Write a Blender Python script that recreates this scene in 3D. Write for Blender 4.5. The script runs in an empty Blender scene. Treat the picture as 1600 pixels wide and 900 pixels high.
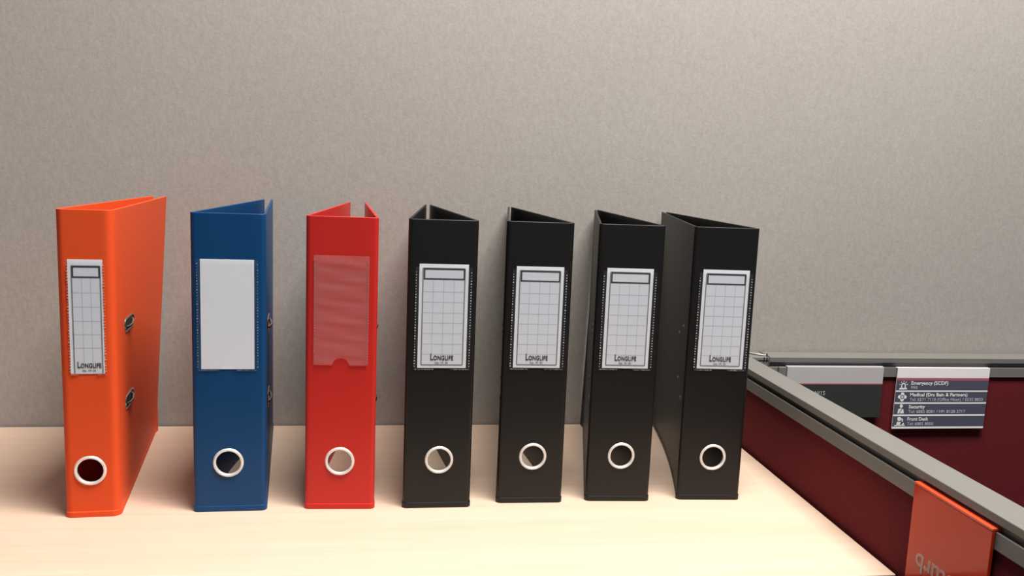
import bpy, bmesh, math, random
from mathutils import Vector, Matrix
random.seed(7)
S = bpy.context.scene
COL = S.collection
PI = math.pi

# ------------------------------------------------------------------ camera, world, lamps, exposure
# metres; z = 0 is the cabinet top, y = 0 the fabric wall, the viewer stands at negative y
cam_d = bpy.data.cameras.new('camera')
cam_d.sensor_width = 36.0
cam_d.lens = 1343.4 / 1600 * 36
cam_d.clip_start = 0.02
cam = bpy.data.objects.new('camera', cam_d)
cam.location = (-0.0223, -1.2012, 0.3814)
cam.rotation_euler = (1.4247, -0.0398, -0.1428)
COL.objects.link(cam)
S.camera = cam

world = bpy.data.worlds.new('office_ambient')
world.use_nodes = True
world.node_tree.nodes['Background'].inputs['Color'].default_value = (0.72, 0.88, 1.10, 1)
world.node_tree.nodes['Background'].inputs['Strength'].default_value = 0.065
S.world = world

CEIL = 1.97
def ceiling_lamp(name, loc, sx, sy, power, color=(1.0, 0.955, 0.895)):
    l = bpy.data.lights.new(name, 'AREA')
    l.shape = 'RECTANGLE'; l.size = sx; l.size_y = sy
    l.energy = power; l.color = color
    o = bpy.data.objects.new(name, l); o.location = loc
    COL.objects.link(o)
    return o
ceiling_lamp('ceiling_panel_lamp', (0.455, -0.70, CEIL - 0.03), 1.05, 0.5, 45.5)

vs = S.view_settings
vs.view_transform = 'Standard'
vs.look = 'None'
vs.gamma = 1.0
vs.use_curve_mapping = False
vs.exposure = 1.0

# ------------------------------------------------------------------ materials
def mat(name, color, rough=0.5, metal=0.0, coat=0.0, bump=None, spec=0.5, mottle=None):
    """bump = (scale, strength, distance); mottle = (scale, amount) value variation"""
    m = bpy.data.materials.new(name); m.use_nodes = True
    nt = m.node_tree; b = nt.nodes['Principled BSDF']
    b.inputs['Base Color'].default_value = (*color, 1)
    b.inputs['Roughness'].default_value = rough
    b.inputs['Metallic'].default_value = metal
    b.inputs['Coat Weight'].default_value = coat
    b.inputs['Specular IOR Level'].default_value = spec
    tc = nt.nodes.new('ShaderNodeTexCoord')
    if bump:
        n = nt.nodes.new('ShaderNodeTexNoise'); n.inputs['Scale'].default_value = bump[0]
        n.inputs['Detail'].default_value = 3
        bp = nt.nodes.new('ShaderNodeBump'); bp.inputs['Strength'].default_value = bump[1]
        bp.inputs['Distance'].default_value = bump[2]
        nt.links.new(tc.outputs['Object'], n.inputs['Vector'])
        nt.links.new(n.outputs['Fac'], bp.inputs['Height'])
        nt.links.new(bp.outputs['Normal'], b.inputs['Normal'])
    if mottle:
        n = nt.nodes.new('ShaderNodeTexNoise'); n.inputs['Scale'].default_value = mottle[0]
        n.inputs['Detail'].default_value = 4
        r = nt.nodes.new('ShaderNodeMapRange')
        r.inputs['From Min'].default_value = 0.3; r.inputs['From Max'].default_value = 0.7
        r.inputs['To Min'].default_value = 1 - mottle[1]; r.inputs['To Max'].default_value = 1 + mottle[1]
        h = nt.nodes.new('ShaderNodeHueSaturation'); h.inputs['Color'].default_value = (*color, 1)
        nt.links.new(tc.outputs['Object'], n.inputs['Vector'])
        nt.links.new(n.outputs['Fac'], r.inputs['Value'])
        nt.links.new(r.outputs['Result'], h.inputs['Value'])
        nt.links.new(h.outputs['Color'], b.inputs['Base Color'])
    return m

def wall_fabric():
    m = bpy.data.materials.new('woven_wall_fabric'); m.use_nodes = True
    nt = m.node_tree; b = nt.nodes['Principled BSDF']; L = nt.links.new
    tc = nt.nodes.new('ShaderNodeTexCoord')
    def noise(scale, stretch, detail):
        mp = nt.nodes.new('ShaderNodeMapping'); mp.inputs['Scale'].default_value = stretch
        n = nt.nodes.new('ShaderNodeTexNoise'); n.inputs['Scale'].default_value = scale
        n.inputs['Detail'].default_value = detail
        L(tc.outputs['Object'], mp.inputs['Vector']); L(mp.outputs['Vector'], n.inputs['Vector'])
        return n.outputs['Fac']
    a = noise(230, (1.0, 1.0, 0.45), 2)       # upright flecks
    c = noise(420, (1.0, 1.0, 1.0), 2)
    d = noise(6, (1, 1, 1), 2)
    mix = nt.nodes.new('ShaderNodeMath'); mix.operation = 'ADD'; L(a, mix.inputs[0]); L(c, mix.inputs[1])
    mix2 = nt.nodes.new('ShaderNodeMath'); mix2.operation = 'MULTIPLY_ADD'
    L(d, mix2.inputs[0]); mix2.inputs[1].default_value = 0.25; L(mix.outputs[0], mix2.inputs[2])
    cr = nt.nodes.new('ShaderNodeValToRGB')
    cr.color_ramp.elements[0].position = 0.30; cr.color_ramp.elements[0].color = (0.325, 0.300, 0.279, 1)
    cr.color_ramp.elements[1].position = 0.78; cr.color_ramp.elements[1].color = (0.405, 0.378, 0.352, 1)
    dv = nt.nodes.new('ShaderNodeMath'); dv.operation = 'MULTIPLY'; dv.inputs[1].default_value = 0.5
    L(mix2.outputs[0], dv.inputs[0]); L(dv.outputs[0], cr.inputs['Fac']); L(cr.outputs['Color'], b.inputs['Base Color'])
    bp = nt.nodes.new('ShaderNodeBump'); bp.inputs['Strength'].default_value = 0.25; bp.inputs['Distance'].default_value = 0.0006
    L(mix.outputs[0], bp.inputs['Height']); L(bp.outputs['Normal'], b.inputs['Normal'])
    b.inputs['Roughness'].default_value = 0.95; b.inputs['Specular IOR Level'].default_value = 0.15
    return m

def maple():
    m = bpy.data.materials.new('pale_maple_laminate'); m.use_nodes = True
    nt = m.node_tree; b = nt.nodes['Principled BSDF']; L = nt.links.new
    tc = nt.nodes.new('ShaderNodeTexCoord')
    def noise(sc, st, de):
        mp = nt.nodes.new('ShaderNodeMapping'); mp.inputs['Scale'].default_value = st
        n = nt.nodes.new('ShaderNodeTexNoise'); n.inputs['Scale'].default_value = sc; n.inputs['Detail'].default_value = de
        n.inputs['Distortion'].default_value = 0.6
        L(tc.outputs['Object'], mp.inputs['Vector']); L(mp.outputs['Vector'], n.inputs['Vector'])
        return n.outputs['Fac']
    g = noise(9, (0.35, 9.0, 1.0), 5)
    g2 = noise(60, (0.12, 6.0, 1.0), 3)
    ad = nt.nodes.new('ShaderNodeMath'); ad.operation = 'MULTIPLY_ADD'; ad.inputs[1].default_value = 0.35
    L(g2, ad.inputs[0]); L(g, ad.inputs[2])
    cr = nt.nodes.new('ShaderNodeValToRGB')
    cr.color_ramp.elements[0].position = 0.42; cr.color_ramp.elements[0].color = (0.62, 0.450, 0.335, 1)
    cr.color_ramp.elements[1].position = 0.92; cr.color_ramp.elements[1].color = (0.685, 0.518, 0.405, 1)
    L(ad.outputs[0], cr.inputs['Fac']); L(cr.outputs['Color'], b.inputs['Base Color'])
    b.inputs['Roughness'].default_value = 0.42; b.inputs['Specular IOR Level'].default_value = 0.4
    return m

def film(name, tint, haze, gloss_rough=0.12):
    """thin clear plastic: mostly transparent, a little milky, glossy"""
    m = bpy.data.materials.new(name); m.use_nodes = True
    nt = m.node_tree; L = nt.links.new
    for n in list(nt.nodes):
        if n.type != 'OUTPUT_MATERIAL': nt.nodes.remove(n)
    out = next(n for n in nt.nodes if n.type == 'OUTPUT_MATERIAL')
    tr = nt.nodes.new('ShaderNodeBsdfTransparent')
    df = nt.nodes.new('ShaderNodeBsdfDiffuse'); df.inputs['Color'].default_value = (*tint, 1)
    gl = nt.nodes.new('ShaderNodeBsdfGlossy'); gl.inputs['Roughness'].default_value = gloss_rough
    lw = nt.nodes.new('ShaderNodeLayerWeight'); pw = nt.nodes.new('ShaderNodeMath'); pw.operation = 'POWER'
    L(lw.outputs['Facing'], pw.inputs[0]); pw.inputs[1].default_value = 5.0
    fr = nt.nodes.new('ShaderNodeMath'); fr.operation = 'MULTIPLY_ADD'
    L(pw.outputs[0], fr.inputs[0]); fr.inputs[1].default_value = 0.5; fr.inputs[2].default_value = 0.03
    mx = nt.nodes.new('ShaderNodeMixShader'); mx.inputs['Fac'].default_value = haze
    mx2 = nt.nodes.new('ShaderNodeMixShader')
    L(tr.outputs[0], mx.inputs[1]); L(df.outputs[0], mx.inputs[2])
    L(fr.outputs[0], mx2.inputs['Fac']); L(mx.outputs[0], mx2.inputs[1]); L(gl.outputs[0], mx2.inputs[2])
    L(mx2.outputs[0], out.inputs['Surface'])
    return m

M = {}
M['wall'] = wall_fabric()
M['maple'] = maple()
M['floor'] = mat('grey_carpet', (0.10, 0.10, 0.105), 0.95, bump=(300, 0.5, 0.004), mottle=(120, 0.3))
M['ceiling'] = mat('ceiling_tile', (0.75, 0.74, 0.72), 0.9, mottle=(90, 0.05))
M['orange'] = mat('orange_vinyl', (0.76, 0.085, 0.020), 0.52, spec=0.18, bump=(900, 0.10, 0.0003), mottle=(500, 0.03))
M['blue'] = mat('blue_vinyl', (0.0022, 0.052, 0.165), 0.45, spec=0.3, bump=(900, 0.10, 0.0003), mottle=(500, 0.04))
M['red'] = mat('red_vinyl', (0.56, 0.022, 0.016), 0.42, spec=0.35, bump=(900, 0.10, 0.0003), mottle=(500, 0.03))
M['black'] = mat('black_vinyl', (0.0066, 0.0066, 0.0068), 0.47, spec=0.38, bump=(900, 0.10, 0.0003), mottle=(500, 0.05))
M['chrome'] = mat('nickel_plated_steel', (0.72, 0.70, 0.68), 0.22, 1.0, mottle=(60, 0.03))
M['ring'] = mat('pressed_white_metal', (0.88, 0.87, 0.86), 0.30, 0.45, mottle=(60, 0.02))
M['clip'] = mat('brushed_clip_steel', (0.42, 0.41, 0.39), 0.45, 0.5, mottle=(60, 0.03))
M['dark'] = mat('dark_parts_and_slot_shade', (0.012, 0.010, 0.009), 0.6, mottle=(60, 0.05))  # near-black for plinth and pin, and for shade painted over uncut slots
M['paper'] = mat('label_paper', (0.83, 0.89, 0.98), 0.6, mottle=(200, 0.01))
M['paper_tint'] = mat('label_paper_tinted', (0.73, 0.79, 0.88), 0.6, mottle=(200, 0.01))
M['ink'] = mat('black_ink', (0.018, 0.018, 0.02), 0.6, mottle=(200, 0.02))
M['grey_ink'] = mat('grey_ink', (0.22, 0.22, 0.235), 0.6, mottle=(200, 0.02))
M['blue_ink'] = mat('pale_blue_ink', (0.50, 0.545, 0.63), 0.6, mottle=(200, 0.02))
M['film'] = film('clear_pocket_film', (0.9, 0.9, 0.92), 0.02)
M['milky_film'] = film('milky_pocket_film', (0.80, 0.62, 0.62), 0.15, 0.35)
M['weld'] = mat('weld_mark', (0.60, 0.60, 0.61), 0.35, mottle=(200, 0.05))
M['weld_blue'] = mat('weld_mark_blue', (0.22, 0.30, 0.40), 0.35, mottle=(200, 0.05))
M['weld_red'] = mat('weld_mark_red', (0.62, 0.10, 0.09), 0.35, mottle=(200, 0.05))
M['weld_orange'] = mat('weld_mark_orange', (0.80, 0.30, 0.17), 0.35, mottle=(200, 0.05))
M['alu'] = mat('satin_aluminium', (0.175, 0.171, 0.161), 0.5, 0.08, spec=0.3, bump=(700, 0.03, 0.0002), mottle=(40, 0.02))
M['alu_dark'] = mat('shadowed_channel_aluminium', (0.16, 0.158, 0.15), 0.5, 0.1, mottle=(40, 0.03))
M['maroon'] = mat('maroon_woven_fabric', (0.115, 0.0100, 0.0130), 0.9, bump=(700, 0.35, 0.0008), spec=0.2, mottle=(500, 0.14))
M['acrylic'] = mat('red_orange_acrylic', (0.62, 0.040, 0.012), 0.12, spec=0.25, mottle=(30, 0.03))
M['acrylic_edge'] = mat('edge_lit_acrylic', (0.85, 0.085, 0.030), 0.25, mottle=(30, 0.03))  # edge-lit brightness of the folded top put into the colour
M['acrylic_text'] = mat('faded_grey_lettering', (0.52, 0.32, 0.26), 0.5, mottle=(80, 0.04))
M['sign_white'] = mat('sign_white', (0.86, 0.83, 0.83), 0.4, mottle=(50, 0.01))
M['sign_navy'] = mat('sign_navy', (0.078, 0.080, 0.120), 0.4, mottle=(50, 0.03))
M['sign_pink'] = mat('sign_crimson_line', (0.42, 0.10, 0.15), 0.4, mottle=(50, 0.03))
M['sign_text'] = mat('sign_white_text', (0.80, 0.80, 0.82), 0.5, mottle=(50, 0.01))
M['sign_text_dim'] = mat('sign_grey_text', (0.50, 0.50, 0.55), 0.5, mottle=(50, 0.02))
M['plate_grey'] = mat('nameplate_silver', (0.52, 0.50, 0.51), 0.35, 0.1, mottle=(50, 0.02))
M['plate_dark'] = mat('nameplate_charcoal', (0.034, 0.036, 0.035), 0.3, mottle=(50, 0.05))

# ------------------------------------------------------------------ helpers
def link(o, parent=None):
    COL.objects.link(o)
    if parent: o.parent = parent
    return o

def obj(name, me, material, parent=None, smooth_angle=None, bevel=None, face_front=False):
    if isinstance(me, bmesh.types.BMesh):
        bm = me; me = bpy.data.meshes.new(name)
        if face_front:                       # single-skinned film: every face looks toward -y
            bm.normal_update()
            for f in bm.faces:
                if f.normal.y > 0: f.normal_flip()
        else:
            bmesh.ops.recalc_face_normals(bm, faces=bm.faces)
        bm.to_mesh(me); bm.free()
    me.materials.clear(); me.materials.append(material)
    if smooth_angle is not None:
        for p in me.polygons: p.use_smooth = True
        me.set_sharp_from_angle(angle=math.radians(smooth_angle))
    o = bpy.data.objects.new(name, me)
    link(o, parent)
    if bevel:
        b = o.modifiers.new('soft_edges', 'BEVEL'); b.width = bevel; b.segments = 2
        b.limit_method = 'ANGLE'; b.angle_limit = math.radians(50)
    return o

def thing(name, label, cat, loc=(0, 0, 0), rz=0.0, group=None):
    o = bpy.data.objects.new(name, None); o.empty_display_size = 0.05
    o.location = loc; o.rotation_euler = (0, 0, rz)
    o['label'] = label; o['category'] = cat
    if group: o['group'] = group
    return link(o)

def add_box(bm, x0, x1, y0, y1, z0, z1):
    vs_ = [bm.verts.new((x, y, z)) for x in (x0, x1) for y in (y0, y1) for z in (z0, z1)]
    for f in ((0, 1, 3, 2), (4, 6, 7, 5), (0, 4, 5, 1), (2, 3, 7, 6), (0, 2, 6, 4), (1, 5, 7, 3)):
        bm.faces.new([vs_[i] for i in f])
    return bm

def box(x0, x1, y0, y1, z0, z1):
    return add_box(bmesh.new(), x0, x1, y0, y1, z0, z1)

def add_lathe(bm, prof, n, mtx, closed=False):
    """prof: (radius, height) pairs turned about the local z axis of mtx"""
    rings = []
    for r, h in prof:
        rings.append([bm.verts.new(mtx @ Vector((r * math.cos(2 * PI * k / n), r * math.sin(2 * PI * k / n), h))) for k in range(n)])
    m = len(rings)
    for i in range(m if closed else m - 1):
        a, b = rings[i], rings[(i + 1) % m]
        for k in range(n):
            bm.faces.new((a[k], a[(k + 1) % n], b[(k + 1) % n], b[k]))
    if not closed:
        bm.faces.new(rings[0][::-1]); bm.faces.new(rings[-1])
    return bm

def add_tube(bm, pts, r, n=8):
    pts = [Vector(p) for p in pts]; rings = []
    up = Vector((0, 0, 1))
    for i, p in enumerate(pts):
        t = (pts[min(i + 1, len(pts) - 1)] - pts[max(i - 1, 0)]).normalized()
        a = t.cross(up)
        if a.length < 1e-4: a = t.cross(Vector((0, 1, 0)))
        a.normalize(); b = t.cross(a)
        rings.append([bm.verts.new(p + a * r * math.cos(2 * PI * k / n) + b * r * math.sin(2 * PI * k / n)) for k in range(n)])
    for a, b in zip(rings, rings[1:]):
        for k in range(n): bm.faces.new((a[k], a[(k + 1) % n], b[(k + 1) % n], b[k]))
    bm.faces.new(rings[0]); bm.faces.new(rings[-1][::-1])
    return bm

def add_prism(bm, pts, mtx, t):
    """flat outline pts (x, y) of thickness t along local z, placed by mtx"""
    lo = [bm.verts.new(mtx @ Vector((x, y, 0))) for x, y in pts]
    hi = [bm.verts.new(mtx @ Vector((x, y, t))) for x, y in pts]
    n = len(pts)
    bm.faces.new(lo[::-1]); bm.faces.new(hi)
    for k in range(n): bm.faces.new((lo[k], lo[(k + 1) % n], hi[(k + 1) % n], hi[k]))
    return bm

def rect(x0, x1, y0, y1): return [(x0, y0), (x1, y0), (x1, y1), (x0, y1)]
def disc(cx, cy, rx, ry=None, n=20, a0=0, a1=2 * PI):
    ry = ry or rx; full = abs(a1 - a0 - 2 * PI) < 1e-6
    m = n if full else n + 1
    return [(cx + rx * math.cos(a0 + (a1 - a0) * k / n), cy + ry * math.sin(a0 + (a1 - a0) * k / n)) for k in range(m)]

def text_mesh(name, body, size, width=None, bold=0.0, thick=0.00012, align='LEFT', spacing=1.0):
    """lettering as a mesh in its own xy plane, optionally fitted to a width"""
    cu = bpy.data.curves.new(name, 'FONT'); cu.body = body; cu.size = size
    cu.offset = bold; cu.extrude = thick; cu.resolution_u = 4; cu.align_x = align; cu.space_character = spacing
    o = bpy.data.objects.new(name, cu); COL.objects.link(o)
    dg = bpy.context.evaluated_depsgraph_get()
    me = bpy.data.meshes.new_from_object(o.evaluated_get(dg)); me.name = name
    bpy.data.objects.remove(o); bpy.data.curves.remove(cu)
    xs = [v.co.x for v in me.vertices]
    if width and xs:
        k = width / (max(xs) - min(xs)); x0 = min(xs)
        for v in me.vertices: v.co.x = (v.co.x - x0) * k
    return me

def join_meshes(name, items):
    """items: (mesh, matrix) -> one mesh"""
    bm = bmesh.new()
    for me, mtx in items:
        t = me.copy(); t.transform(mtx); bm.from_mesh(t); bpy.data.meshes.remove(t)
    out = bpy.data.meshes.new(name); bm.to_mesh(out); bm.free()
    return out

# front-facing frame: local x -> right, local y -> up, local z -> toward the viewer (-y)
def front(x, y, z): return Matrix(((1, 0, 0, x), (0, 0, -1, y), (0, 1, 0, z), (0, 0, 0, 1)))

# ------------------------------------------------------------------ the setting
def structure(name, bm, material):
    o = obj(name, bm, material); o['kind'] = 'structure'; return o
FLOOR = -0.73
structure('floor', box(-3.5, 3.5, -4.5, 0.12, FLOOR - 0.05, FLOOR), M['floor'])
structure('wall_back', box(-3.5, 3.5, 0.006, 0.12, FLOOR, CEIL), M['wall'])
structure('ceiling', box(-3.5, 3.5, -4.5, 0.12, CEIL, CEIL + 0.05), M['ceiling'])

# ------------------------------------------------------------------ low cabinet the files stand on
cab = thing('storage_cabinet', 'low cabinet with pale maple top along the grey fabric wall', 'cabinet', (-0.4, -0.24, FLOOR))
def in_cab(x0, x1, y0, y1, z0, z1): return box(x0 + 0.4, x1 + 0.4, y0 + 0.24, y1 + 0.24, z0 - FLOOR, z1 - FLOOR)
CX0, CX1, CY0 = -1.50, 0.4735, -0.4795
obj('worktop', in_cab(CX0, CX1, CY0, 0.003, -0.025, 0.0), M['maple'], cab, bevel=0.0008)
obj('carcass', in_cab(CX0 + 0.01, CX1 - 0.008, CY0 + 0.025, 0.0, FLOOR + 0.06, -0.025), M['maple'], cab)
obj('plinth', in_cab(CX0 + 0.02, CX1 - 0.02, CY0 + 0.06, -0.01, FLOOR, FLOOR + 0.06), M['dark'], cab)
for k in range(4):
    a = CX0 + 0.012 + k * 0.4885
    dr = obj('door', in_cab(a, a + 0.4845, CY0 + 0.007, CY0 + 0.025, FLOOR + 0.065, -0.030), M['maple'], cab, bevel=0.0006)
    hx = a + (0.45 if k % 2 == 0 else 0.035)
    hb = bmesh.new()
    add_tube(hb, [(hx + 0.4, CY0 + 0.247, -0.19 - FLOOR), (hx + 0.4, CY0 + 0.225, -0.185 - FLOOR), (hx + 0.4, CY0 + 0.225, -0.085 - FLOOR), (hx + 0.4, CY0 + 0.247, -0.08 - FLOOR)], 0.004)
    obj('handle', hb, M['chrome'], dr, 40)

# ------------------------------------------------------------------ maroon desk partitions with aluminium rails
ZR = 0.1128           # top of the rail cap
PT = 0.0345           # partition thickness
def partition(name, label, horizontal, a0, a1, c0):
    """runs from a0 to a1 along its length; c0..c0+PT across"""
    base = ((a0 + a1) / 2, c0 + PT / 2, FLOOR) if horizontal else (c0 + PT / 2, (a0 + a1) / 2, FLOOR)
    root = thing(name, label, 'partition', base)
    h = (a1 - a0) / 2; w = PT / 2
    def bx(l0, l1, w0, w1, z0, z1, bm=None):
        bm = bm or bmesh.new()
        if horizontal: add_box(bm, l0, l1, w0, w1, z0 - FLOOR, z1 - FLOOR)
        else: add_box(bm, w0, w1, l0, l1, z0 - FLOOR, z1 - FLOOR)
        return bm
    obj('cap_rail', bx(-h, h, -w, w, ZR - 0.0080, ZR), M['alu'], root, bevel=0.0008)
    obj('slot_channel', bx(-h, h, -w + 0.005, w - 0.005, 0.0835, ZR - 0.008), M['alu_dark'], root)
    for s in (-1, 1):
        lo, hi = (-w, -w + 0.0025) if s < 0 else (w - 0.0025, w)
        obj('slot_rail', bx(-h, h, lo, hi, 0.0832, 0.0982), M['alu'], root, bevel=0.0006)
    obj('rail_floor', bx(-h, h, -w + 0.0025, w - 0.0025, 0.0832, 0.0862), M['alu'], root)
    for s in (-1, 1):
        lo, hi = (-w + 0.003, -0.001) if s < 0 else (0.001, w - 0.003)
        obj('fabric_panel', bx(-h + 0.002, h - 0.002, lo, hi, FLOOR + 0.06, 0.0832), M['maroon'], root, bevel=0.002)
    obj('base_rail', bx(-h, h, -w, w, FLOOR, FLOOR + 0.06), M['alu'], root, bevel=0.0008)
    return root
XP = 0.4748
YP = -0.0365
partition('desk_partition', 'maroon partition with silver rail running forward beside the cabinet top', False, -1.9, YP - 0.0005, XP)
partition('desk_partition', 'maroon partition with silver rail along the back wall, carrying two small signs', True, 0.5390, 2.2, YP)

# corner post joining the two rails
px0, px1 = XP + PT + 0.0005, 0.5384
post = thing('corner_post', 'silver corner post where the two partition rails meet behind the last black file', 'post', ((px0 + px1) / 2, YP + 0.018, FLOOR))
w = (px1 - px0) / 2; zc = ZR - FLOOR
obj('post_column', box(-w, w, -0.0165, 0.0165, 0, zc - 0.006), M['alu'], post, bevel=0.002)
obj('post_cap', box(-w, w, -0.0172, 0.0165, zc - 0.006, zc - 0.0004), M['alu'], post, bevel=0.0012)
obj('end_plate', box(w - 0.0012, w, -0.0180, 0.0165, zc - 0.014, zc + 0.0014), M['alu'], post, bevel=0.0004)
for dx in (0.0052, 0.0095):
    obj('cap_slot_shade', box(dx, dx + 0.0016, -0.0178, -0.0170, zc - 0.0058, zc - 0.0004), M['dark'], post)  # slots are not cut; dark slivers paint their shade on the cap front
cb = bmesh.new()
add_tube(cb, [(-w + 0.001, 0.0130, zc + 0.0008), (-w + 0.006, 0.0060, zc + 0.0012), (-0.0005, -0.0030, zc + 0.0012), (0.0055, -0.0075, zc + 0.0010), (0.0115, -0.0095, zc + 0.0006)], 0.0013)
obj('retaining_clip', cb, M['clip'], post, 60)
obj('locking_pin', add_lathe(bmesh.new(), [(0.0009, zc - 0.002), (0.0009, zc + 0.0040), (0.0005, zc + 0.0046)], 10, Matrix.Translation((w - 0.0024, -0.0130, 0))), M['dark'], post, 40)

# ------------------------------------------------------------------ lever arch files
H = 0.318
TH = 0.0026
D = 0.2907
FILES = 'lever arch files standing in a row'

def sheet(nu, nv, fn_out, fn_in, skip=None, hole=None):
    """closed double-skinned sheet on an nu x nv grid; skip(i, j) leaves a cell out; hole adds its own cells"""
    bm = bmesh.new()
    A = [[bm.verts.new(fn_out(i, j)) for j in range(nv)] for i in range(nu)]
    B = [[bm.verts.new(fn_in(i, j)) for j in range(nv)] for i in range(nu)]
    for i in range(nu - 1):
        for j in range(nv - 1):
            if skip and skip(i, j): continue
            bm.faces.new((A[i][j], A[i + 1][j], A[i + 1][j + 1], A[i][j + 1]))
            bm.faces.new((B[i][j], B[i][j + 1], B[i + 1][j + 1], B[i + 1][j]))
    for i in range(nu - 1):
        for j in (0, nv - 1): bm.faces.new((A[i][j], B[i][j], B[i + 1][j], A[i + 1][j]))
    for j in range(nv - 1):
        for i in (0, nu - 1): bm.faces.new((A[i][j], A[i][j + 1], B[i][j + 1], B[i][j]))
    if hole: hole(bm, A, B)
    used = [v for v in bm.verts if not v.link_faces]
    bmesh.ops.delete(bm, geom=used, context='VERTS')
    return bm

def rib(z): return 0.0007 if z < 0.0060 else 0.0

def make_spine(W, r, angs, hole_c, hole_r):
    """angs = (left bottom, left top, right bottom, right top) inward angles of the covers"""
    def la(z): return angs[0] + (angs[1] - angs[0]) * z / H
    def ra(z): return angs[2] + (angs[3] - angs[2]) * z / H
    hs = hole_r + 0.004; n8 = 8
    zs = sorted(set([0, 0.0057, 0.0062] + [hole_c[1] - hs + 2 * hs * k / n8 for k in range(n8 + 1)] + [0.10, 0.15, 0.2, 0.25, 0.3, H]))
    flat_l = -W / 2 + r * 1.1; flat_r = W / 2 - r * 1.1
    us = [flat_l] + [hole_c[0] - hs + 2 * hs * k / n8 for k in range(n8 + 1)] + [flat_r]
    NA = 6
    cols = [('L', k / NA) for k in range(NA)] + [('F', u) for u in us] + [('R', k / NA) for k in range(1, NA + 1)]
    def pt(c, z, off):
        kind, v = c
        e = rib(z)
        o = off - e if off < 0.001 else off
        if kind == 'F': return Vector((v, o, z))
        turn = PI / 2 + (la(z) if kind == 'L' else -ra(z))
        t = r * 1.1; rr = t / math.tan(turn / 2) if turn > 0 else t
        if kind == 'L':
            cx, cy = -W / 2 + t, rr               # centre above the flat end
            th = turn * (1 - v)                   # v=0 at the cover, 1 at the flat
            return Vector((cx - (rr - o) * math.sin(th), cy - (rr - o) * math.cos(th), z))
        cx, cy = W / 2 - t, rr
        th = turn * v
        return Vector((cx + (rr - o) * math.sin(th), cy - (rr - o) * math.cos(th), z))
    i0 = NA + 1; j0 = zs.index(hole_c[1] - hs)
    def skip(i, j): return i0 <= i < i0 + n8 and j0 <= j < j0 + n8
    def hole(bm, A, B):
        idx = [(i0 + k, j0) for k in range(n8)] + [(i0 + n8, j0 + k) for k in range(n8)] + [(i0 + n8 - k, j0 + n8) for k in range(n8)] + [(i0, j0 + n8 - k) for k in range(n8)]
        ca, cb_ = [], []
        for (i, j) in idx:
            p = A[i][j].co; dx, dz = p.x - hole_c[0], p.z - hole_c[1]; q = math.hypot(dx, dz)
            x, z = hole_c[0] + dx / q * hole_r, hole_c[1] + dz / q * hole_r
            ca.append(bm.verts.new((x, 0, z))); cb_.append(bm.verts.new((x, TH, z)))
        n = len(idx)
        for k in range(n):
            (i, j), (i2, j2) = idx[k], idx[(k + 1) % n]; k2 = (k + 1) % n
            bm.faces.new((A[i][j], A[i2][j2], ca[k2], ca[k]))
            bm.faces.new((B[i][j], cb_[k], cb_[k2], B[i2][j2]))
            bm.faces.new((ca[k], ca[k2], cb_[k2], cb_[k]))
    return sheet(len(cols), len(zs), lambda i, j: pt(cols[i], zs[j], 0.0), lambda i, j: pt(cols[i], zs[j], TH), skip, hole)

def cover_point(side, W, r, angs, bow, s, z, off):
    """outer skin of a cover; off moves toward the inside of the file"""
    a = (angs[0] + (angs[1] - angs[0]) * z / H) if side == 'L' else (angs[2] + (angs[3] - angs[2]) * z / H)
    sx = -1 if side == 'L' else 1
    d = Vector((math.sin(a), math.cos(a))); nrm = Vector((math.cos(a), -math.sin(a))) * (-sx)
    b = bow * (1 - z / H) * math.sin(PI * min(1, max(0, s / D))) ** 0.8
    p = Vector((sx * W / 2, 0)) + d * s + nrm * (off + b)
    return Vector((p.x, p.y, z))

def make_cover(side, W, r, angs, bow):
    s0 = r * 1.1
    ss = [s0 + (D - s0) * k / 14 for k in range(15)]
    zs = [0, 0.0057, 0.0062, 0.05, 0.1, 0.15, 0.2, 0.25, 0.3, H]
    def out(i, j): return cover_point(side, W, r, angs, bow, ss[i], zs[j], -rib(zs[j]))
    def inn(i, j): return cover_point(side, W, r, angs, bow, ss[i], zs[j], TH)
    return sheet(len(ss), len(zs), out, inn)

def on_cover(side, W, r, angs, bow, s, z):
    """matrix whose local z points out of the cover, local x backwards along it, local y up"""
    p = cover_point(side, W, r, angs, bow, s, z, 0); q = cover_point(side, W, r, angs, bow, s + 0.01, z, 0)
    x = (q - p).normalized(); y = Vector((0, 0, 1)); zz = x.cross(y)
    if side == 'R' and zz.x < 0 or side == 'L' and zz.x > 0: zz = -zz
    m = Matrix.Identity(4)
    for k in range(3): m[k][0] = x[k]; m[k][1] = y[k]; m[k][2] = zz[k]; m[k][3] = p[k]
    return m

def ring_flange(cx, cz, ri, ro):
    prof = [(ri - 0.0003, 0.0030), (ri - 0.0006, -0.0002), (ri, -0.0012), (ri + 0.0010, -0.0016), ((ri + ro) / 2, -0.0015), (ro - 0.0006, -0.0009), (ro, 0.0), (ro - 0.001, 0.0002), (ri + 0.0008, 0.0002), (ri + 0.0004, 0.0030)]
    m = Matrix(((1, 0, 0, cx), (0, 0, 1, 0), (0, -1, 0, cz), (0, 0, 0, 1)))
    return add_lathe(bmesh.new(), prof, 40, m, closed=True)

def stadium(L, h, n=8):
    c = L / 2 - h / 2
    return disc(c, 0, h / 2, n=n, a0=-PI / 2, a1=PI / 2) + disc(-c, 0, h / 2, n=n, a0=PI / 2, a1=3 * PI / 2)

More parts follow.
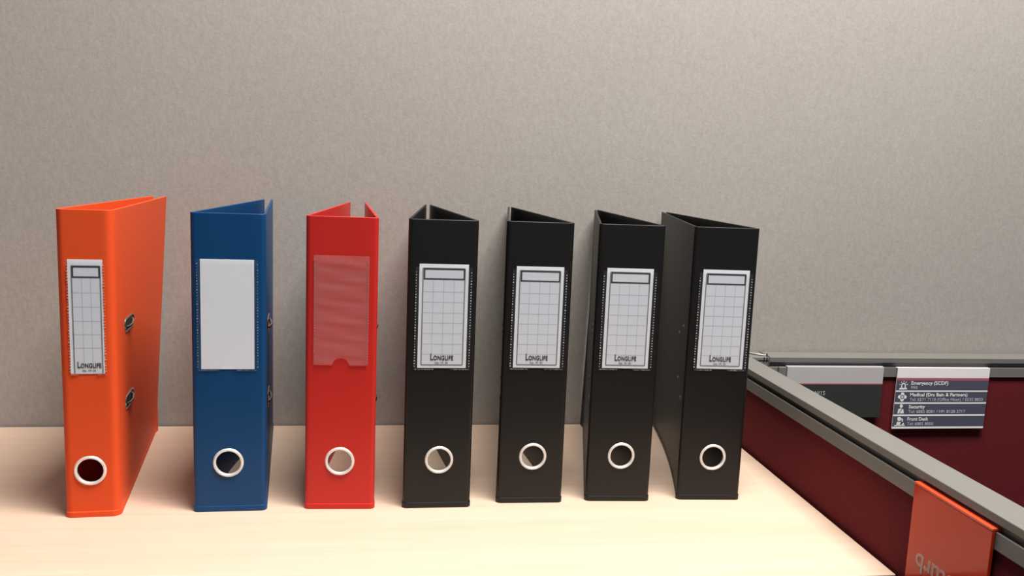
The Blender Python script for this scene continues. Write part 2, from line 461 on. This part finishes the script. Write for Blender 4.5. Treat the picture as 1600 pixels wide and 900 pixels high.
def loop_ring(bm, outer, inner, mtx, t):
    n = len(outer)
    o0 = [bm.verts.new(mtx @ Vector((x, y, -0.0002))) for x, y in outer]
    o1 = [bm.verts.new(mtx @ Vector((x * 0.97, y * 0.95, t))) for x, y in outer]
    i1 = [bm.verts.new(mtx @ Vector((x * 1.03, y * 1.05, t))) for x, y in inner]
    i0 = [bm.verts.new(mtx @ Vector((x, y, -0.0002))) for x, y in inner]
    for k in range(n):
        q = (k + 1) % n
        for a, b in ((o0, o1), (o1, i1), (i1, i0), (i0, o0)): bm.faces.new((a[k], a[q], b[q], b[k]))
    return bm

LL = {}
def longlife(width, big):
    """LONGLIFE in small capitals, baseline at y = 0, starting at x = 0"""
    key = (round(width, 5), round(big, 5))
    if key in LL: return LL[key]
    a = text_mesh('big_letter', 'L', big / 0.70, bold=big * 0.02)
    b = text_mesh('small_letters', 'ONGLIFE', big * 0.70 / 0.70, bold=big * 0.022, spacing=1.08)
    aw = max(v.co.x for v in a.vertices); bx0 = min(v.co.x for v in b.vertices); bw = max(v.co.x for v in b.vertices) - bx0
    m = join_meshes('lettering', [(a, Matrix.Identity(4)), (b, Matrix.Translation((aw * 1.06 - bx0, 0, 0)))])
    k = width / (aw * 1.06 + bw)
    for v in m.vertices: v.co.x *= k
    LL[key] = m
    return m

def make_label(root, cx, z0, w_, h_, printed, cols, narrow=False):
    """paper label whose lower edge is z0, centred on cx, with its print"""
    P = front(cx - w_ / 2, -0.0002, z0)
    lab = obj('label', add_prism(bmesh.new(), rect(0, w_, 0, h_), P, 0.0003), M['paper'], root)
    if printed is None: return lab
    F = front(cx - w_ / 2, -0.0005, z0); e = 0.00006
    X = lambda f: f * w_
    Y = lambda f: (1 - f) * h_
    bx0, bx1, by0, by1 = printed['box']; lx0, lx1, lyb = printed['frame']
    field = add_prism(bmesh.new(), rect(X(lx0), X(lx1), Y(lyb), Y(by0)), F, e)
    obj('writing_field', field, M['paper_tint'], lab)
    F2 = front(cx - w_ / 2, -0.0005 - e, z0)
    g = bmesh.new(); t = 0.0013
    add_prism(g, rect(X(lx0) - t / 2, X(lx0) + t / 2, Y(lyb), Y(by0)), F2, e)
    add_prism(g, rect(X(lx1) - t / 2, X(lx1) + t / 2, Y(lyb), Y(by0)), F2, e)
    add_prism(g, rect(X(lx0), X(lx1), Y(by0) - t / 2, Y(by0) + t / 2), F2, e)
    if lyb < 0.99: add_prism(g, rect(X(lx0), X(lx1), Y(lyb) - t / 2, Y(lyb) + t / 2), F2, e)
    obj('border_line', g, M['grey_ink'], lab)
    g = bmesh.new(); t = 0.00055
    for c in printed['v']: add_prism(g, rect(X(c) - t / 2, X(c) + t / 2, Y(0.90), Y(by1)), F2, e)
    for c in printed['h']: add_prism(g, rect(X(lx0), X(lx1), Y(c) - t / 2, Y(c) + t / 2), F2, e)
    obj('grid_lines', g, M['blue_ink'], lab)
    F3 = front(cx - w_ / 2, -0.0005 - 2 * e, z0)
    g = bmesh.new(); t = 0.0015
    x0, x1, y0, y1 = X(bx0), X(bx1), Y(by1), Y(by0)
    add_prism(g, rect(x0, x1, y0, y0 + t), F3, e); add_prism(g, rect(x0, x1, y1 - t, y1), F3, e)
    add_prism(g, rect(x0, x0 + t, y0 + t, y1 - t), F3, e); add_prism(g, rect(x1 - t, x1, y0 + t, y1 - t), F3, e)
    obj('title_box', g, M['ink'], lab)
    tx0, tx1, tb, big = printed['text']
    me = longlife(X(tx1) - X(tx0), big * h_)
    o = obj('lettering', me.copy(), M['ink'], lab); o.matrix_local = front(cx - w_ / 2 + X(tx0), -0.0006 - 2 * e, z0 + Y(tb))
    me = text_mesh('small_print', 'No. 191 04', 0.0030, width=(X(tx1) - X(tx0)) * 0.55)
    o = obj('small_print', me, M['grey_ink'], lab)
    o.matrix_local = front(cx - w_ / 2 + X(tx0) + (X(tx1) - X(tx0)) * 0.22, -0.0006 - 2 * e, z0 + Y(tb + 0.034))
    return lab

def make_pocket(root, cx, z0, w_, h_, material, weld, notch=False, dots=True, wavy=False):
    """clear plastic pocket with a half-round thumb notch and spot welds down both sides"""
    bm = bmesh.new()
    if wavy:                                           # empty pocket: loose, gently rippled film
        nx, nz = 48, 60; V = []
        nr = 0.0085; grid = {}
        for i in range(nx + 1):
            for j in range(nz + 1):
                x = cx - w_ / 2 + w_ * i / nx; z = z0 + h_ * j / nz
                dx = x - cx
                if notch and abs(dx) < nr:
                    zn = z0 + math.sqrt(nr * nr - dx * dx) * 0.85
                    z = zn + (z0 + h_ - zn) * j / nz
                e = min(1, min(i, nx - i) / 9.0)
                zz = (z - z0) * 1000
                rp = 0.00016 * e * (math.sin(zz * 0.40 + 0.09 * i) + 0.8 * math.sin(zz * 0.19 - 0.06 * i + 1.0) + 0.5 * math.sin(zz * 0.71 + 0.03 * i))
                grid[i, j] = bm.verts.new((x, -0.0014 - rp, z))
        for i in range(nx):
            for j in range(nz):
                bm.faces.new((grid[i, j], grid[i + 1, j], grid[i + 1, j + 1], grid[i, j + 1]))
        o = obj('pocket', bm, material, root, 80, face_front=True)
    else:
        n = 12; nr = 0.008
        pts = [(-w_ / 2, 0)] + [(nr * math.cos(PI - PI * k / n), nr * 0.6 * math.sin(PI - PI * k / n)) for k in range(n + 1)] + [(w_ / 2, 0), (w_ / 2, h_), (-w_ / 2, h_)]
        m = front(cx, -0.0011, z0)
        bm.faces.new([bm.verts.new(m @ Vector((x, y, 0))) for x, y in pts])
        o = obj('pocket', bm, material, root, face_front=True)
    if dots:
        g = bmesh.new()
        for sx in (-1, 1):
            k = 0
            z = z0 + 0.003
            while z < z0 + h_ - 0.004:
                s = 0.00050 * random.uniform(0.45, 1.15)
                x = cx + sx * (w_ / 2 - 0.0008) 
                add_prism(g, rect(x - s * 1.1, x + s * 1.1, z - s, z + s), front(0, -0.0001, 0), 0.0010)
                z += 0.0030
            x = 0.0095
            while x < w_ / 2 - 0.001:                  # glints on the lower weld seam painted as pale dots, either side of the notch
                s = 0.00016 * random.uniform(0.3, 1.3)
                add_prism(g, rect(cx + sx * x - s * 1.8, cx + sx * x + s * 1.8, z0 - 0.0006 - s, z0 - 0.0006 + s), front(0, -0.0001, 0), 0.0010)
                x += 0.0013
        d = obj('weld_marks', g, weld, o); d['kind'] = 'stuff'
    return o

def make_file(name, label, color, x, y, yaw, W, r, angs, hole_c, hole_r, bows=(0, 0)):
    root = thing(name, label, 'file', (x, y, 0), yaw, FILES)
    mt = M[color]
    obj('spine', make_spine(W, r, angs, hole_c, hole_r[0]), mt, root, 40, bevel=0.0006)
    bl, br = bows
    lc = obj('back_cover', make_cover('L', W, r, angs, bl), mt, root, 40, bevel=0.0006)
    rc = obj('front_cover', make_cover('R', W, r, angs, br), mt, root, 40, bevel=0.0006)
    obj('finger_ring', ring_flange(hole_c[0], hole_c[1], hole_r[0], hole_r[1]), M['ring'], root, 60)
    # four rivets of the mechanism show on the back cover
    for s, z in ((0.040, 0.1972), (0.074, 0.1830), (0.066, 0.1290), (0.032, 0.1135)):
        m = on_cover('L', W, r, angs, bl, s, z)
        obj('rivet', add_lathe(bmesh.new(), [(0.0030, -0.0003), (0.0030, 0.0002), (0.0022, 0.0009), (0.0008, 0.0012)], 14, m), M['chrome'] if color != 'black' else M['alu_dark'], lc, 60)
    # two slots with metal eyelets in the front cover, the ring tips peep through
    for s, z in ((0.068, 0.1925), (0.066, 0.1085)):
        m = on_cover('R', W, r, angs, br, s, z)
        obj('slot_eyelet', loop_ring(bmesh.new(), stadium(0.050, 0.0155), stadium(0.0455, 0.0112), m, 0.0009), M['chrome'], rc, 40)
        obj('slot_shade_plate', add_prism(bmesh.new(), stadium(0.0460, 0.0116), m @ Matrix.Translation((0, 0, -0.0002)), 0.0004), M['dark'], rc)  # cover is uncut here; a dark plate paints the shade inside the eyelet
        tip = [m @ Vector(p) for p in ((-0.015, -0.0030, -0.001), (-0.010, -0.0027, 0.0022), (-0.002, -0.0015, 0.0036), (0.009, 0.0010, 0.0024), (0.015, 0.0026, -0.001))]
        obj('ring_tip', add_tube(bmesh.new(), tip, 0.0015), M['chrome'], rc, 60)
    # lever mechanism inside: base plate on the back cover and two arches
    m = on_cover('L', W, r, angs, bl, 0.055, 0.155)
    mech = obj('arch_mechanism', add_prism(bmesh.new(), rect(-0.028, 0.028, -0.052, 0.052), m @ Matrix.Translation((0, 0, -0.0044)), 0.0012), M['chrome'], root)
    for zz in (0.1925, 0.1085):
        a = cover_point('L', W, r, angs, bl, 0.045, zz, 0.004); b = cover_point('R', W, r, angs, br, 0.060, zz, 0.0045)
        pts = []
        for k in range(9):
            t = k / 8; p = a.lerp(b, t); p.y += 0.022 * math.sin(PI * t); pts.append(p)
        obj('arch', add_tube(bmesh.new(), pts, 0.0014), M['chrome'], mech, 60)
    return root

BLACK_PRINT = dict(box=(0.09, 0.925, 0.040, 0.148), frame=(0.075, 0.925, 0.970),
                   v=(0.285, 0.50, 0.712), h=(0.262, 0.363, 0.465, 0.563, 0.665, 0.767, 0.866),
                   text=(0.255, 0.735, 0.922, 0.062))
ORANGE_PRINT = dict(box=(0.12, 0.93, 0.055, 0.158), frame=(0.11, 0.93, 0.995),
                    v=(0.395, 0.655), h=(0.286, 0.410, 0.534, 0.652, 0.770),
                    text=(0.19, 0.895, 0.945, 0.056))

# --- orange, narrow
R0 = make_file('lever_arch_file', 'narrow orange file with a white grid label, leftmost of the row', 'orange',
               -0.3171, -0.3032, 0.0564, 0.0540, 0.0070, (0.117, 0.117, -0.070, -0.006), (-0.0009, 0.0501), (0.0132, 0.0158))
# --- blue
R1 = make_file('lever_arch_file', 'blue file with a blank white label, between the orange and red ones', 'blue',
               -0.1814, -0.2951, 0.0187, 0.0754, 0.0050, (0.1321, 0.1321, -0.0829, -0.0829), (-0.0012, 0.0540), (0.0132, 0.0158))
make_label(R1, -0.0007, 0.1558, 0.0532, 0.1150, None, 0)
make_pocket(R1, -0.0007, 0.1550, 0.0615, 0.1155, M['film'], M['weld_blue'])
# --- red
R2 = make_file('lever_arch_file', 'red file with an empty clear label pocket, third from left', 'red',
               -0.0667, -0.2944, -0.0427, 0.0754, 0.0050, (0.0657, 0.0657, -0.1102, -0.1102), (-0.0002, 0.0540), (0.0132, 0.0158))
make_pocket(R2, -0.0002, 0.1610, 0.0570, 0.1165, M['milky_film'], M['weld_red'], notch=True, wavy=True)
# --- four black
blacks = [
    ('black file next to the red one, its two covers parted at the back', 0.0387, -0.2959, 0.0032, (0.1041, 0.1041, -0.1234, -0.1234), (0.0014, 0.0548), (-0.0249, 0.1584, 0.0523, 0.1126), (0, 0)),
    ('second black file to the right of the red one, touching neither neighbour', 0.1440, -0.2872, -0.0260, (0.1157, 0.1157, -0.1208, -0.1208), (0.0018, 0.0544), (-0.0249, 0.1569, 0.0522, 0.1126), (0, 0)),
    ('black file with its left cover in view, third black from the red one', 0.2466, -0.2868, -0.0519, (0.1665, 0.1665, -0.1000, -0.0708), (0.0018, 0.0540), (-0.0263, 0.1567, 0.0522, 0.1130), (0, 0)),
    ('black file at the right end of the row beside the maroon partition', 0.3556, -0.2880, -0.0574, (0.150, 0.1277, -0.0996, -0.0996), (0.0021, 0.0515), (-0.0250, 0.1568, 0.0534, 0.1137), (0.006, 0)),
]
for lb, x, y, yaw, angs, hc, (lx, lz, lw, lh), bows in blacks:
    Rk = make_file('lever_arch_file', lb, 'black', x, y, yaw, 0.0754, 0.0050, angs, hc, (0.0131, 0.0156), bows)
    make_label(Rk, lx + lw / 2, lz, lw, lh, BLACK_PRINT, 4)
    make_pocket(Rk, lx + lw / 2, lz - 0.0012, lw + 0.0080, lh - 0.002, M['film'], M['weld'])
# orange label
make_label(R0, 0.0003, 0.1523, 0.0322, 0.1162, ORANGE_PRINT, 3, True)
make_pocket(R0, 0.0003, 0.1518, 0.0352, 0.1165, M['film'], M['weld_orange'])

# ------------------------------------------------------------------ signs on the back partition's rail
def hook(bm, x0, x1, yf, zt):
    add_box(bm, x0, x1, yf, yf + 0.0070, zt - 0.0012, zt)
    add_box(bm, x0, x1, yf + 0.0055, yf + 0.0070, zt - 0.009, zt - 0.0012)

YS = YP - 0.0022
# contact sign
sx, sw, st, sb = 0.7415, 0.1520, 0.0985, 0.0040
sh = st - sb
sg = thing('contact_sign', 'white and navy contacts sign with four icons hanging on the back rail', 'sign', (sx + sw / 2, YS, sb))
def SF(off): return front(-sw / 2, -off, 0)
T = 0.0016
b = bmesh.new(); add_prism(b, rect(0, sw, 0, sh), SF(0), T); obj('sign_board', b, M['sign_white'], sg)
b = bmesh.new(); hook(b, -sw / 2, sw / 2, 0.0, sh); obj('rail_hook', b, M['sign_white'], sg)
YF = lambda f: (1 - f) * sh
b = add_prism(bmesh.new(), rect(0, sw, YF(0.202), YF(0.162)), SF(T), 0.0001); obj('crimson_line', b, M['sign_pink'], sg)
bands = [(0.202, 0.364), (0.389, 0.561), (0.589, 0.761), (0.790, 0.964)]
texts = [('Emergency (SCDF)', 0.40, '995', 0.070), ('Medical (Drs Bain & Partners)', 0.625, 'Tel: 6271 7110 (Office Hour) / 6535 8833', 0.80),
         ('Security', 0.175, 'Tel: 6885 8081 / HP: 8128 3717', 0.62), ('Front Desk', 0.225, 'Tel: 6885 8000', 0.285)]
for k, (a0, a1) in enumerate(bands):
    band = obj('band', add_prism(bmesh.new(), rect(0, sw, YF(a1), YF(a0)), SF(T), 0.0001), M['sign_navy'], sg)
    bh = (a1 - a0) * sh; yb = YF(a1); tx = 0.158 * sw
    t1, w1, t2, w2 = texts[k]
    me = text_mesh('title_text', t1, 0.0074, width=w1 * sw, bold=0.00010)
    o = obj('title_text', me, M['sign_text'], band); o.matrix_local = SF(T + 0.0002) @ Matrix.Translation((tx, yb + bh * 0.56, 0))
    me = text_mesh('number_text', t2, 0.0064, width=w2 * sw)
    o = obj('number_text', me, M['sign_text_dim'], band); o.matrix_local = SF(T + 0.0002) @ Matrix.Translation((tx, yb + bh * 0.12, 0))
    ic = bmesh.new(); m = SF(T + 0.0001) @ Matrix.Translation((0.076 * sw, yb + bh * 0.5, 0)); e = 0.0002; u = bh * 0.42
    if k == 0:      # siren lamp with rays
        add_prism(ic, rect(-0.95 * u, 0.95 * u, -u, -0.62 * u), m, e)
        body = disc(0, -0.05 * u, 0.58 * u, 0.62 * u, n=12, a0=0, a1=PI)
        inner = disc(0, -0.05 * u, 0.32 * u, 0.36 * u, n=12, a0=0, a1=PI)
        for q in range(12): add_prism(ic, [body[q], body[q + 1], inner[q + 1], inner[q]], m, e)
        add_prism(ic, rect(-0.58 * u, -0.32 * u, -0.62 * u, -0.05 * u), m, e); add_prism(ic, rect(0.32 * u, 0.58 * u, -0.62 * u, -0.05 * u), m, e)
        for an in (15, 52, 90, 128, 165):
            ca, sa = math.cos(math.radians(an)), math.sin(math.radians(an)); p = lambda r_, s_: (r_ * ca - s_ * sa, r_ * sa + s_ * ca - 0.05 * u)
            add_prism(ic, [p(0.78 * u, -0.07 * u), p(1.12 * u, -0.07 * u), p(1.12 * u, 0.07 * u), p(0.78 * u, 0.07 * u)], m, e)
    elif k == 1:    # rounded cross
        add_prism(ic, rect(-0.42 * u, 0.42 * u, -0.42 * u, 0.42 * u), m, e)
        for dx, dy in ((0.62, 0), (-0.62, 0), (0, 0.62), (0, -0.62)): add_prism(ic, disc(dx * u, dy * u, 0.42 * u, n=16), m, e)
    elif k == 2:    # guard: head and shoulders with a strap
        add_prism(ic, disc(0, 0.68 * u, 0.36 * u, 0.42 * u), m, e)
        add_prism(ic, [(-0.75 * u, -u), (-0.62 * u, -0.1 * u), (-0.3 * u, 0.12 * u), (0.12 * u, 0.12 * u), (-0.42 * u, -u)], m, e)
        add_prism(ic, [(-0.22 * u, -u), (0.34 * u, 0.06 * u), (0.62 * u, -0.1 * u), (0.75 * u, -u)], m, e)
    else:           # receptionist at a desk with a handset
        add_prism(ic, disc(-0.15 * u, 0.52 * u, 0.46 * u), m, e)
        add_prism(ic, [(-0.75 * u, -u), (-0.6 * u, -0.12 * u), (0.28 * u, -0.12 * u), (0.1 * u, -u)], m, e)
        add_prism(ic, [(0.36 * u, 0.75 * u), (0.62 * u, 0.62 * u), (0.82 * u, 0.0), (0.48 * u, -0.1 * u)], m, e)
        add_prism(ic, [(0.3 * u, -u), (0.95 * u, -0.35 * u), (1.25 * u, -u)], m, e)
        add_prism(ic, rect(-1.2 * u, 1.3 * u, -1.08 * u, -0.9 * u), m, e)
    obj('icon', ic, M['sign_text'], band)

# name plate, half hidden behind the near rail
nx, nw, nt_, nb = 0.5650, 0.1530, 0.1000, 0.0225
nh = nt_ - nb
ng = thing('name_plate', 'charcoal and silver name plate on the back rail, partly hidden by the near rail', 'sign', (nx + nw / 2, YS, nb))
def NF(off): return front(-nw / 2, -off, 0)
b = bmesh.new(); add_prism(b, rect(0, nw, 0, nh), NF(0), 0.0030); obj('plate', b, M['plate_grey'], ng, bevel=0.0005)
b = bmesh.new(); hook(b, -nw / 2, nw / 2, 0.0, nh); obj('rail_hook', b, M['plate_grey'], ng)
b = add_prism(bmesh.new(), rect(0, nw, nh * 0.655, nh * 0.675), NF(0.0030), 0.0001); obj('crimson_line', b, M['sign_pink'], ng)
b = add_prism(bmesh.new(), rect(0, nw, 0.0, nh * 0.655), NF(0.0030), 0.0001); fld = obj('name_field', b, M['plate_dark'], ng)
me = text_mesh('desk_number', 'N/15', 0.0088, width=0.0160)
o = obj('desk_number', me, M['sign_text_dim'], fld); o.matrix_local = NF(0.0032) @ Matrix.Translation((0.0460, nh * 0.445, 0))
b = box(-nw / 2 - 0.013, -nw / 2 - 0.0015, -0.003, 0.002, nh - 0.017, nh - 0.001); obj('end_clip', b, M['alu'], ng, bevel=0.0006)

# ------------------------------------------------------------------ orange-red acrylic sign hung upside down on the near rail
ay0, ay1, at_, ab = -0.6012, -0.4957, 0.1010, -0.055
ac = thing('hanging_sign', 'glossy red-orange acrylic sign hung upside down on the near silver rail', 'sign', (XP - 0.0035, (ay0 + ay1) / 2, ab))
hw = (ay1 - ay0) / 2; ah = at_ - ab
b = box(0.0, 0.0030, -hw, hw, 0, ah - 0.0022); obj('sign_board', b, M['acrylic'], ac, bevel=0.0005)
b = bmesh.new(); add_box(b, -0.0003, 0.0080, -hw, hw, ah - 0.0022, ah + 0.0004)
obj('folded_top', b, M['acrylic_edge'], ac, bevel=0.0006)
b = box(0.0065, 0.0080, -hw, hw, ah - 0.012, ah - 0.0022); obj('rail_hook', b, M['acrylic'], ac)
# frame of the face: local x runs toward the viewer (-y), y up, z out (-x); the words stand on their heads
face = Matrix(((0, 0, -1, -0.0002), (-1, 0, 0, 0), (0, 1, 0, 0), (0, 0, 0, 1)))
rot = Matrix.Rotation(PI, 4, 'Z')
brd = ac.children[0]
for body, xr, yt, wd in (('disturb', -hw + 0.0135, ah - 0.0632, 0.0720), ('Do not', -hw + 0.0135, ah - 0.0920, 0.0640)):
    me = text_mesh('lettering', body, 0.0245, width=wd, bold=0.0004)
    o = obj('lettering', me, M['acrylic_text'], brd)
    o.matrix_local = face @ Matrix.Translation((xr + wd, yt, 0)) @ rot
